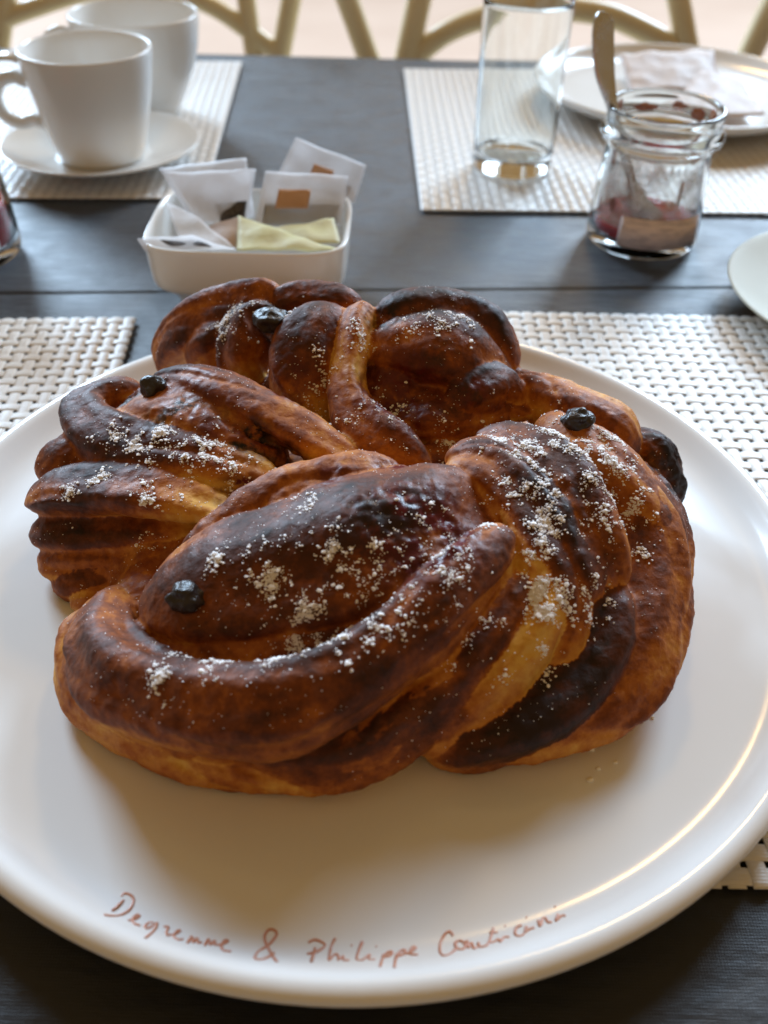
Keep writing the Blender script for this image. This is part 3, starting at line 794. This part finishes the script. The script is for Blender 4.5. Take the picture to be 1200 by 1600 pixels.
# small islands join the strand they touch; closed voids inside the dough are dropped
fg = [None]*len(F)
for i, f in enumerate(F):
    c_ = [sid[v_] for v_ in f]; fg[i] = max(set(c_), key=c_.count)
emap = {}
for i, f in enumerate(F):
    for a_, b_ in zip(f, f[1:]+f[:1]): emap.setdefault((min(a_, b_), max(a_, b_)), []).append(i)
adj = [[] for _ in F]
for l_ in emap.values():
    for a_ in l_:
        for b_ in l_:
            if a_ != b_: adj[a_].append(b_)
for _ in range(2):
    seen = [False]*len(F); comps = []
    for i in range(len(F)):
        if seen[i] or fg[i] is None: continue
        st_ = [i]; seen[i] = True; comp = []
        while st_:
            c_ = st_.pop(); comp.append(c_)
            for n_ in adj[c_]:
                if not seen[n_] and fg[n_] == fg[i]: seen[n_] = True; st_.append(n_)
        comps.append(comp)
    big = {}
    for c_ in comps: big[fg[c_[0]]] = max(big.get(fg[c_[0]], 0), len(c_))
    for c_ in comps:
        g_ = fg[c_[0]]; nb = {}
        for i in c_:
            for n_ in adj[i]:
                if fg[n_] is not None and fg[n_] != g_: nb[fg[n_]] = nb.get(fg[n_], 0)+1
        if not nb and len(c_) < len(F)*.3:
            for i in c_: fg[i] = None
        elif len(c_) < big[g_] and len(c_) < 900 and nb:
            k = max(nb, key=nb.get)
            for i in c_: fg[i] = k
groups = {}
for i, f in enumerate(F):
    if fg[i] is not None: groups.setdefault(fg[i], []).append(f)
allm = bpy.data.meshes.new('skin'); allm.from_pydata([tuple(p) for p in OV], [], F); allm.update()
NS = [v_.normal.copy() for v_ in allm.vertices]
for k in sorted(groups):
    idx = {}; fs = []
    for f in groups[k]:
        fs.append(tuple(idx.setdefault(v_, len(idx)) for v_ in f))
    order = list(idx)
    m_ = bpy.data.meshes.new(names[k]); m_.from_pydata([tuple(OV[v_]-BC) for v_ in order], [], fs); m_.update()
    m_.polygons.foreach_set('use_smooth', [True]*len(m_.polygons)); m_.materials.append(M_crust)
    m_.normals_split_custom_set_from_vertices([NS[v_] for v_ in order])
    o = bpy.data.objects.new(names[k], m_); C.objects.link(o); o.parent = bread
    bake_attr(m_, [dat[v_] for v_ in order])
bvh = BVHTree.FromPolygons(OV, F)
def lump(c, rx, ry, rz, sub, amp, freq):
    bm = bmesh.new(); bmesh.ops.create_icosphere(bm, subdivisions=sub, radius=1)
    vs = []
    for vtx in bm.verts:
        n_ = vtx.co.normalized(); d = 1+amp*noise.noise(n_*freq+Vector(c)*900)
        vs.append((c[0]+n_.x*rx*d, c[1]+n_.y*ry*d, c[2]+n_.z*rz*d))
    fs = [tuple(x.index for x in f.verts) for f in bm.faces]; bm.free(); return vs, fs
for x, y, z, a, b, c, snap in RAISINS_GAP_SHADE:
    p = Vector((x/1e4, y/1e4, z/1e4))
    h = bvh.ray_cast(Vector((p.x, p.y, .2)), Vector((0,0,-1)))
    z0 = h[0].z+.0005 if snap and h[0] is not None and abs(h[0].z-p.z) < .012 else p.z
    vs, fs = lump((p.x-BC.x, p.y-BC.y, z0-BC.z), a/1e3, b/1e3, c/1e3, 4, .35, 1.6)
    obj('raisin_or_gap_shade', vs, fs, M_raisin_gap_shade, bread)

# sugar: grains and small clumps lying where they fell
ico = bmesh.new(); bmesh.ops.create_icosphere(ico, subdivisions=1, radius=1)
IV = [v_.co.copy() for v_ in ico.verts]; IF = [tuple(x.index for x in f.verts) for f in ico.faces]; ico.free()
gv, gf = [], []
def grain(p, r):
    k = len(gv)
    q = Matrix.Rotation(random.random()*6, 3, random.choice('XYZ'))
    sx, sy, sz = (random.uniform(.7, 1.3) for _ in range(3))
    for v_ in IV:
        w = q @ (v_*random.uniform(.6, 1.2))
        gv.append((p.x+w.x*r*sx, p.y+w.y*r*sy, p.z+w.z*r*.6*sz))
    gf.extend(tuple(i+k for i in f) for f in IF)
def drop(x, y):
    h = bvh.ray_cast(Vector((x, y, .2)), Vector((0,0,-1)))
    if h[0] is None or abs(h[1].z) < .25: return None
    return h[0]
for x, y, spread, cnt in SUGAR:
    x, y, spread = x/1e4, y/1e4, spread/1e3
    for _ in range(int(cnt*2.2)):
        a = random.random()*2*math.pi; d = abs(random.gauss(0, .55))*spread
        gx, gy = x+d*math.cos(a), y+d*math.sin(a)
        if noise.noise(Vector((gx, gy, 0))*260) < -.02: continue
        p = drop(gx, gy)
        if p is None: continue
        r = min(.00092, max(.00013, random.lognormvariate(-8.05, .5)))
        grain(p+Vector((0,0,r*.3)), r)
        if r > .00035 and random.random() < .7:
            for _ in range(random.randint(3, 8)):
                p2 = drop(gx+random.gauss(0, r*1.4), gy+random.gauss(0, r*1.4))
                if p2: grain(p2+Vector((0,0,r*.2)), r*random.uniform(.25, .7))
for _ in range(5200):
    a = random.random()*6.2832; rr = .112*math.sqrt(random.random())
    gx, gy = BC.x+rr*math.cos(a), BC.y+rr*math.sin(a)
    if noise.noise(Vector((gx, gy, 3))*45) < -.12: continue
    p = drop(gx, gy)
    if p: grain(p, random.uniform(.00009, .00026))
o = obj('powdered_sugar', gv, gf, M_sugar, None, False)
tag(o, 'powdered sugar scattered over the bread wreath', 'sugar', kind='stuff')
for (x, y, r) in [(0.05697, 0.15365, 0.00102),
 (0.05835, 0.15119, 0.00085),
 (0.05633, 0.14147, 0.00102),
 (0.06413, 0.14726, 0.00068),
 (0.05539, 0.15487, 0.00153),
 (0.05338, 0.15312, 0.00102),
 (0.03449, 0.14803, 0.00119),
 (0.05912, 0.14511, 0.00068),
 (-0.05137, 0.14234, 0.00051),
 (0.07726, 0.16245, 0.00051)]:
    vs, fs = lump((0,0,0), r, r*.7, r*.6, 2, .5, 2.0)
    o = obj('crumb', vs, fs, M_crumb, None); o.location = (x, y, .0090+r*.5)
    tag(o, 'tiny pale bread crumb lying on the big plate beside the wreath', 'crumb', 'crumbs on the plate')

# ------------------------------------------------------------------ cups and saucers
def saucer(loc, r, label, m, name='saucer'):
    k = r/.062
    prof = [(0,.0018),(.024*k,.0018),(.026*k,0),(.029*k,0),(.031*k,.002),(.050*k,.0075),(.0610*k,.0122),(.0620*k,.0134),(.0612*k,.0142),(.050*k,.0100),(.034*k,.0056),(.030*k,.0044),(.028*k,.0046),(0,.0046)]
    t = thing(name, label, 'saucer', loc)
    obj('saucer_body', *lathe(smooth_prof(prof), 96), m, t); return t
saucer((-.187, .602, .0022), .0625, 'white saucer under the straight sided coffee cup', M_cup)
c1 = thing('coffee_cup', 'straight sided white coffee cup with a ring handle standing on the saucer', 'cup', (-.186, .598, .0066))
prof = [(0,.0012),(.0215,.0012),(.0225,0),(.0255,0),(.0275,.003),(.0315,.018),(.0352,.036),(.0382,.052),(.0397,.0630),(.0395,.0648),(.0382,.0650),(.0372,.0636),(.0355,.052),(.0325,.036),(.0285,.016),(.0245,.007),(0,.0055)]
obj('cup_body', *lathe(smooth_prof(prof), 96), M_cup, c1)
hp = []
for k in range(15):
    a = R(58+ (302-58)*k/14)
    hp.append((-.0450+.0130*math.cos(a)*1.0, -.006, .0350+.0135*math.sin(a)))
hp = [(-.031, -.006, .0490)]+hp+[(-.029, -.006, .0215)]
obj('handle', *sweep(catmull(hp, 3), .0040, 12, 1.0, True, (0,1,0)), M_cup, c1)
tp = [(-.035,-.006,.0575),(-.042,-.006,.0600),(-.050,-.006,.0595),(-.057,-.006,.0560)]
tp = catmull(tp, 5)
obj('thumb_rest', *sweep(tp, [.0022]*len(tp), 12, 1.0, True, (0,0,1), [.0075*math.sqrt(max(.05, 1-((i/(len(tp)-1)-.45)/.58)**2)) for i in range(len(tp))]), M_cup, c1)
c2 = thing('breakfast_cup', 'round bellied white cup on the mat behind the straight sided cup', 'cup', (-.181, .704, .0024))
prof = [(0,.0012),(.0215,.0012),(.023,0),(.0255,0),(.026,.005),(.030,.012),(.0365,.026),(.0415,.042),(.0440,.056),(.0446,.064),(.0440,.0655),(.0425,.065),(.0412,.056),(.0385,.042),(.0335,.026),(.026,.013),(0,.008)]
obj('cup_body', *lathe(smooth_prof(prof), 96), M_cup, c2)
hp = [(-.036,-.012,.052),(-.050,-.017,.056),(-.060,-.020,.046),(-.057,-.019,.032),(-.044,-.015,.024),(-.032,-.011,.022)]
obj('handle', *sweep(catmull(hp, 6), .0034, 12, 1.0, True, (0,1,0)), M_cup, c2)
saucer((.247, .416, .0022), .080, 'cream saucer edge lying across the mat corner beside the near jam jar', M_cream)

# ------------------------------------------------------------------ bowl of tea bags
bw = thing('square_bowl', 'square white porcelain bowl with rounded corners holding tea bags', 'bowl', (-.0675, .4300, .0008))
def sq_ring(hx, hy, z, n=96, p=5.0):
    out = []
    for k in range(n):
        a = 2*math.pi*k/n; c, s = math.cos(a), math.sin(a)
        r = 1/((abs(c)**p+abs(s)**p)**(1/p))
        out.append((hx*r*c, hy*r*s, z))
    return out
bp = smooth_prof([(0,.0015),(.027,.0015),(.030,0),(.034,0),(.0360,.006),(.0390,.0115),(.0455,.0150),(.0468,.0195),(.0478,.034),(.0482,.0372),(.0474,.0380),(.0458,.0372),(.0448,.034),(.0434,.019),(.0400,.0105),(.032,.006),(0,.005)])
vs, fs, rows = [], [], []
for hx, z in bp:
    if hx < 1e-6: rows.append([len(vs)]); vs.append((0,0,z)); continue
    rows.append(list(range(len(vs), len(vs)+96))); vs += sq_ring(hx, hx*.80, z)
for a, b in zip(rows, rows[1:]):
    for k in range(96):
        k2 = (k+1) % 96
        if len(a) == 1: fs.append((a[0], b[k2], b[k]))
        elif len(b) == 1: fs.append((a[k], a[k2], b[0]))
        else: fs.append((a[k], a[k2], b[k2], b[k]))
obj('bowl_body', vs, fs, M_cup, bw)
def sheet(c4, bulge, nu=14, nv=14, thick=.0, crink=.0006, seed=0):
    tl, tr, br, bl = [Vector(p) for p in c4]
    n_ = (tr-tl).cross(bl-tl).normalized(); vs, fs = [], []
    for side in (1, -1):
        for i in range(nv+1):
            for j in range(nu+1):
                u, v_ = j/nu, i/nv
                p = tl.lerp(tr, u).lerp(bl.lerp(br, u), v_)
                e = (16*u*(1-u)*v_*(1-v_))**.6
                p = p + n_*(side*(bulge*e+thick) + crink*noise.noise(p*90+Vector((seed,0,0)))*2)
                vs.append(p)
    W = nu+1; off = W*(nv+1)
    for s_ in (0, off):
        for i in range(nv):
            for j in range(nu):
                a = s_+i*W+j; fs.append((a, a+1, a+W+1, a+W))
    ring = [j for j in range(W)]+[i*W+nu for i in range(1, nv+1)]+[nv*W+j for j in range(nu-1, -1, -1)]+[i*W for i in range(nv-1, 0, -1)]
    for a, b in zip(ring, ring[1:]+ring[:1]): fs.append((a, b, b+off, a+off))
    return vs, fs
def sub_quad(c4, u0, u1, v0, v1, lift):
    tl, tr, br, bl = [Vector(p) for p in c4]; n_ = (tr-tl).cross(bl-tl).normalized()
    if n_.y > 0: n_ = -n_
    f = lambda u, v_: tl.lerp(tr, u).lerp(bl.lerp(br, u), v_) + n_*lift
    return [f(u0,v0), f(u1,v0), f(u1,v1), f(u0,v1)]
def tea_bag(c4, label, m, bulge, seed, leaves=None, tagq=None):
    base = sum((Vector(p) for p in c4), Vector())/4; base.z = min(p[2] for p in c4)
    t = thing('tea_bag', label, 'tea bag', base, 0, 'tea bags in the square bowl')
    q = [Vector(p)-base for p in c4]
    obj('envelope', *sheet(q, bulge, 16, 16, .00012, .0008, seed), m, t)
    if leaves: obj('tea_filling', *sheet(sub_quad(q, *leaves, 0), bulge*.55, 10, 10, .0002, .001, seed+3), M_leaves, t)
    if tagq: obj('paper_tag', *sheet(sub_quad(q, *tagq, bulge*1.0+.0022), 0, 8, 6, .00018, .0005, seed+5), M_tag, t)
BAGS = [([(-1169, 4620, 503),
 (-738, 4700, 533),
 (-680, 4450, 329),
 (-985, 4400, 326)], 'tall translucent white tea bag leaning at the back left of the bowl', 'w', 14, (0.2, 0.75, 0.55, 0.95), None),
 ([(-1122, 4520, 516),
 (-671, 4550, 535),
 (-713, 4380, 325),
 (-935, 4340, 336)], 'translucent white tea bag leaning before the tall one', 'w', 14, (0.45, 0.95, 0.6, 0.95), None),
 ([(-490, 4750, 624),
 (-133, 4780, 484),
 (-193, 4620, 345),
 (-601, 4580, 442)], 'translucent white tea bag standing highest out of the bowl corner', 'w', 12, (0.3, 0.9, 0.6, 0.95),
 (0.35, 0.62, 0.42, 0.75)),
 ([(-618, 4500, 545),
 (-215, 4550, 511),
 (-247, 4400, 322),
 (-667, 4300, 341)], 'translucent tea bag with peach tag and dark leaves in it', 'w', 16, (0.08, 0.95, 0.58, 0.96),
 (0.2, 0.58, 0.36, 0.72)),
 ([(-1103, 4380, 428),
 (-953, 4280, 416),
 (-724, 4080, 335),
 (-976, 4080, 353)], 'pointed white tea bag tucked along the bowl side', 'w', 12, None, None),
 ([(-1153, 4000, 409),
 (-933, 4130, 370),
 (-704, 4030, 349),
 (-1116, 3970, 362)], 'flat white tea bag lying over the bowl front edge', 'w', 8, (0.3, 0.8, 0.3, 0.8), None),
 ([(-887, 4300, 345),
 (-725, 4340, 380),
 (-713, 4120, 323),
 (-827, 4100, 323)], 'brown kraft paper tea bag between the white and yellow ones', 'k', 10, None, None),
 ([(-734, 4280, 405),
 (-472, 4180, 366),
 (-237, 4040, 356),
 (-709, 4020, 353)], 'pale yellow paper tea bag at the bowl front', 'y', 14, None, None),
 ([(-602, 4250, 351),
 (-276, 4320, 394),
 (-235, 4120, 355),
 (-553, 4080, 345)], 'white and green tea bag at the right of the bowl', 'y', 10, None, None)]
for i, (c4, label, mk, bulge, leaves, tg) in enumerate(BAGS):
    tea_bag([(a/1e4, b/1e4, c/1e4) for a, b, c in c4], label, {'w': M_sachet, 'y': M_yellow, 'k': M_kraft}[mk], bulge/1e4, i*2.3, leaves, tg)

# ------------------------------------------------------------------ water glass
g = thing('water_glass', 'tall clear empty water glass standing on the far placemat', 'glass', (.0775, .607, .0024))
prof = [(0,.0012),(.020,.0010),(.0235,.0004),(.0252,.002),(.0256,.006),(.0262,.050),(.0268,.0985),(.0264,.0993),(.0258,.0985),(.0250,.050),(.0243,.0135),(.0225,.0105),(0,.0092)]
obj('glass_body', *lathe(smooth_prof(prof, 2), 96), M_glass, g)

# ------------------------------------------------------------------ jam jars and spoon
def jam_jar(loc, label, jam_h, lab_a0, lab_a1, smears, lab_z=(.0070,.0235), film=False):
    t = thing('jam_jar', label, 'jar', loc)
    prof = [(0,.0020),(.024,.0018),(.027,.0002),(.0295,.0008),(.0308,.004),(.0307,.012),(.0295,.032),(.0280,.050),(.0276,.0535),(.0290,.0555),(.0318,.0570),(.0326,.0595),(.0318,.0618),(.0300,.0630),(.0298,.0690),(.0304,.0715),(.0298,.0730),(.0284,.0730),(.0276,.0715),(.0274,.0630),(.0262,.0560),(.0256,.050),(.0270,.032),(.0281,.012),(.0270,.0065),(.020,.0048),(0,.0045)]
    obj('jar_glass', *lathe(smooth_prof(prof, 1), 96), M_glass, t)
    k = jam_h
    jp = [(0,.00475),(.020,.00505),(.0268,.0068),(.0277,.0105),(.0279-.0006*(k>.02), k*.9),(.0268,k),(.018,k-.0015),(0,k-.002)]
    vs, fs = lathe(smooth_prof(jp, 1), 64)
    vs = [(x, y, z+(.0015*noise.noise(Vector((x*60, y*60, 2))) if z > k*.8 else 0)) for x, y, z in vs]
    obj('jam_filling', vs, fs, M_jam, t)
    # paper label round the glass
    vs, fs = [], []; n = 28
    for side in (0, 1):
        for i in range(n+1):
            a = R(lab_a0+(lab_a1-lab_a0)*i/n)
            for z in lab_z:
                r = .0312 - .0008*(z > .015) + .0002 - side*.00015
                vs.append((r*math.cos(a), r*math.sin(a), z))
    off = 2*(n+1)
    for i in range(n):
        fs.append((2*i, 2*i+2, 2*i+3, 2*i+1)); fs.append((off+2*i, off+2*i+1, off+2*i+3, off+2*i+2))
        fs.append((2*i, off+2*i, off+2*i+2, 2*i+2)); fs.append((2*i+1, 2*i+3, off+2*i+3, off+2*i+1))
    fs.append((0,1,off+1,off)); fs.append((2*n, off+2*n, off+2*n+1, 2*n+1))
    obj('paper_label', vs, fs, M_label, t)
    if film:
        fprof = [(.0276,k+.0005),(.0268,.030),(.0254,.048),(.0250,.048),(.0264,.030),(.0272,k+.0005)]
        obj('jam_film', *lathe(fprof+fprof[:1], 72), M_film, t)
    for (a, z, w, h) in smears:
        r = (.0272 if z > .055 else .0279-.0022*(z-.012)/.038)
        vs, fs = [], []; nu, nv = 12, 8
        for side in (0, 1):
            for i in range(nv+1):
                for j in range(nu+1):
                    u, v_ = 2*j/nu-1, 2*i/nv-1
                    k_ = math.sqrt(max(0, 1-.5*v_*v_)); k2 = math.sqrt(max(0, 1-.5*u*u))
                    wob = 1+.35*noise.noise(Vector((u*1.5, v_*1.5, a)))
                    aa = R(a)+w/.028*u*k_*wob; zz = z+h*v_*k2*wob
                    rr = r - .00025 - side*.0007*max(0.05, (1-u*u)*(1-v_*v_))
                    vs.append((rr*math.cos(aa), rr*math.sin(aa), zz))
        W = nu+1; off = W*(nv+1)
        for s_ in (0, off):
            for i in range(nv):
                for j in range(nu):
                    q = s_+i*W+j; fs.append((q, q+1, q+W+1, q+W))
        ring = [j for j in range(W)]+[i*W+nu for i in range(1, nv+1)]+[nv*W+j for j in range(nu-1, -1, -1)]+[i*W for i in range(nv-1, 0, -1)]
        for q, b in zip(ring, ring[1:]+ring[:1]): fs.append((q, b, b+off, q+off))
        obj('jam_smear', vs, fs, M_smear, t)
    return t
JC = (.1418, .5045)
smears = [(60,.066,.005,.002),(100,.064,.008,.0022),(140,.067,.004,.003),(35,.064,.005,.003),(20,.046,.0025,.009),(200,.047,.002,.006),(215,.026,.002,.004),(235,.030,.0022,.003),(330,.040,.0015,.010),(190,.022,.002,.003),(10,.067,.004,.003),(290,.036,.0012,.007)]
jam_jar((*JC, .0008), 'nearly empty glass jam jar with a spoon standing in it', .0150, 232, 322, smears, film=True)
jam_jar((-.2290, .4640, .0008), 'glass jar half full of red jam standing before the coffee cup saucer', .030, 215, 332, [(340,.045,.003,.004),(300,.05,.003,.003)], (.0100,.0300))
sp = thing('spoon', 'steel spoon leaning inside the nearly empty jam jar', 'spoon', (JC[0], JC[1], .0058))
path = [(-.0375,.006,.1085),(-.0385,.005,.1060),(-.0380,.004,.098),(-.0345,.002,.082),(-.0280,0,.066),(-.0190,-.002,.045),(-.0105,-.004,.027),(-.004,-.006,.0145),(.004,-.007,.0065),(.0095,-.008,.0045)]
wd = [.0030,.0048,.0056,.0050,.0030,.0022,.0030,.0068,.0080,.0026]
q = catmull([(*p, w) for p, w in zip(path, wd)], 6)
obj('spoon_body', *sweep([a[:3] for a in q], [.0010]*len(q), 14, 1.0, True, (0,-.9,.4), [a[3] for a in q]), M_steel, sp)

# ------------------------------------------------------------------ far plate with napkins
fp = thing('side_plate', 'white side plate with folded paper napkins beyond the jam jar', 'plate', (.2150, .7450, .0024))
k = .108/.147
pf = [(r*k, z*.95) for r, z in [(0,.0030),(.085,.0030),(.088,.0012),(.093,.0012),(.096,.0036),(.120,.0068),(.138,.0120),(.1452,.0162),(.1471,.0181),(.1468,.0195),(.1452,.0200),(.1430,.0196),(.1390,.0176),(.1320,.0139),(.122,.0108),(.108,.0093),(0,.0090)]]
obj('plate_body', *lathe(smooth_prof(pf), 120), M_cup, fp)
NAPS = [('folded pinkish white napkin lying flat across the side plate', [[(1776, 7963, 260),
 (2549, 8085, 280),
 (2461, 7390, 170),
 (1770, 7356, 150)], [(1802, 7970, 240),
 (2576, 8195, 220),
 (2458, 7475, 155),
 (1779, 7459, 130)]]),
 ('second white napkin crumpled beside the folded one', [[(2342, 7624, 240),
 (2633, 7660, 200),
 (2583, 6736, 190),
 (1839, 6666, 160)]])]
for i, (label, sheets) in enumerate(NAPS):
    base = Vector((sheets[0][0][0]/1e4, sheets[0][0][1]/1e4, .011))
    t = thing('paper_napkin', label, 'napkin', base)
    for s_i, c4 in enumerate(sheets):
        obj('napkin_layer', *sheet([Vector((a/1e4, b/1e4, c/1e4))-base for a, b, c in c4], .0012, 14, 14, .0004, .0012, i*3+s_i), M_napkin, t)

# ------------------------------------------------------------------ chairs beyond the table
def chair(loc, label, rz, bars):
    t = thing('dining_chair', label, 'chair', loc, rz, 'pale chairs beyond the table')
    for nm, pts, r in bars:
        q = catmull(pts, 8) if len(pts) > 2 else pts
        obj(nm, *sweep(q, r, 12, 1.0, True, (0,1,0)), M_chair, t)
    obj('seat', *lathe(smooth_prof([(0,.435),(.19,.435),(.205,.442),(.205,.458),(.19,.465),(0,.468)]), 48, 1, .95), M_chair, t)
    t.children[-1].location = (0, .24, 0)
    return t
CH = [((0.1541, 1.02, -0.75), 'pale olive chair with an arched back bar facing the water glass', [('back_post', [(-0.2638, 0.0, 0.92),
 (-0.2024, 0.0, 0.7638),
 (-0.1838, 0.0, 0.7165),
 (-0.1367, 0.0, 0.5965),
 (-0.17, -0.0, 0.42),
 (-0.18, -0.06, 0.0)], 0.0115),
 ('back_post', [(0.2511, 0.0, 0.92),
 (0.2138, 0.0, 0.7617),
 (0.203, 0.0, 0.7156),
 (0.1747, 0.0, 0.5956),
 (0.17, -0.0, 0.42),
 (0.18, -0.06, 0.0)], 0.0125),
 ('back_bar', [(-0.1016, 0.0, 0.92),
 (-0.1806, 0.0, 0.5162)], 0.0125),
 ('back_bar', [(0.0565, 0.0, 0.92),
 (0.234, 0.0, 0.5161)], 0.0115),
 ('arch', [(-0.1391, 0.0, 0.7066),
 (-0.1253, 0.0, 0.7202),
 (-0.1017, 0.0, 0.7373),
 (-0.0644, 0.0, 0.7515),
 (-0.0083, 0.0, 0.7601),
 (0.0492, 0.0, 0.7569),
 (0.0896, 0.0, 0.7445),
 (0.1266, 0.0, 0.7277),
 (0.1446, 0.0, 0.7143)], 0.011),
 ('top_rail', [(-0.2638, 0, 0.92),
 (0, 0, 0.9500000000000001),
 (0.2511, 0, 0.92)], 0.013),
 ('lower_rail', [(-0.19, 0, 0.47),
 (0, 0, 0.46),
 (0.19, 0, 0.47)], 0.012),
 ('front_leg', [(-0.16, 0.4, 0.44),
 (-0.17600000000000002, 0.43, 0)], 0.013),
 ('front_leg', [(0.16, 0.4, 0.44),
 (0.17600000000000002, 0.43, 0)], 0.013)]),
 ((-0.2804, 1.05, -0.75), 'pale olive chair with an arched back bar behind the two cups', [('back_post', [(0.2152, 0.0, 0.92),
 (0.1734, 0.0, 0.7564),
 (0.1611, 0.0, 0.7082),
 (0.1305, 0.0, 0.5882),
 (0.17, -0.0, 0.42),
 (0.18, -0.06, 0.0)], 0.0105),
 ('back_post', [(-0.1517, 0.0, 0.92),
 (-0.1633, 0.0, 0.749),
 (-0.1665, 0.0, 0.7008),
 (-0.1747, 0.0, 0.5808),
 (-0.17, -0.0, 0.42),
 (-0.18, -0.06, 0.0)], 0.0105),
 ('back_bar', [(0.1159, 0.0, 0.92),
 (0.146, 0.0, 0.5063)], 0.01),
 ('back_bar', [(-0.0519, 0.0, 0.92),
 (-0.213, 0.0, 0.5015)], 0.01),
 ('arch', [(-0.1611, 0.0, 0.7083),
 (-0.1289, 0.0, 0.7297),
 (-0.0858, 0.0, 0.7449),
 (-0.0373, 0.0, 0.7587),
 (0.009, 0.0, 0.7644),
 (0.0539, 0.0, 0.7619),
 (0.0946, 0.0, 0.7477),
 (0.1257, 0.0, 0.7282),
 (0.1557, 0.0, 0.7068)], 0.0095),
 ('top_rail', [(-0.1517, 0, 0.92),
 (0, 0, 0.9500000000000001),
 (0.2152, 0, 0.92)], 0.013),
 ('lower_rail', [(-0.19, 0, 0.47),
 (0, 0, 0.46),
 (0.19, 0, 0.47)], 0.012),
 ('front_leg', [(-0.16, 0.4, 0.44),
 (-0.17600000000000002, 0.43, 0)], 0.013),
 ('front_leg', [(0.16, 0.4, 0.44),
 (0.17600000000000002, 0.43, 0)], 0.013)])]
for loc, label, bars in CH:
    chair(loc, label, 0, bars)
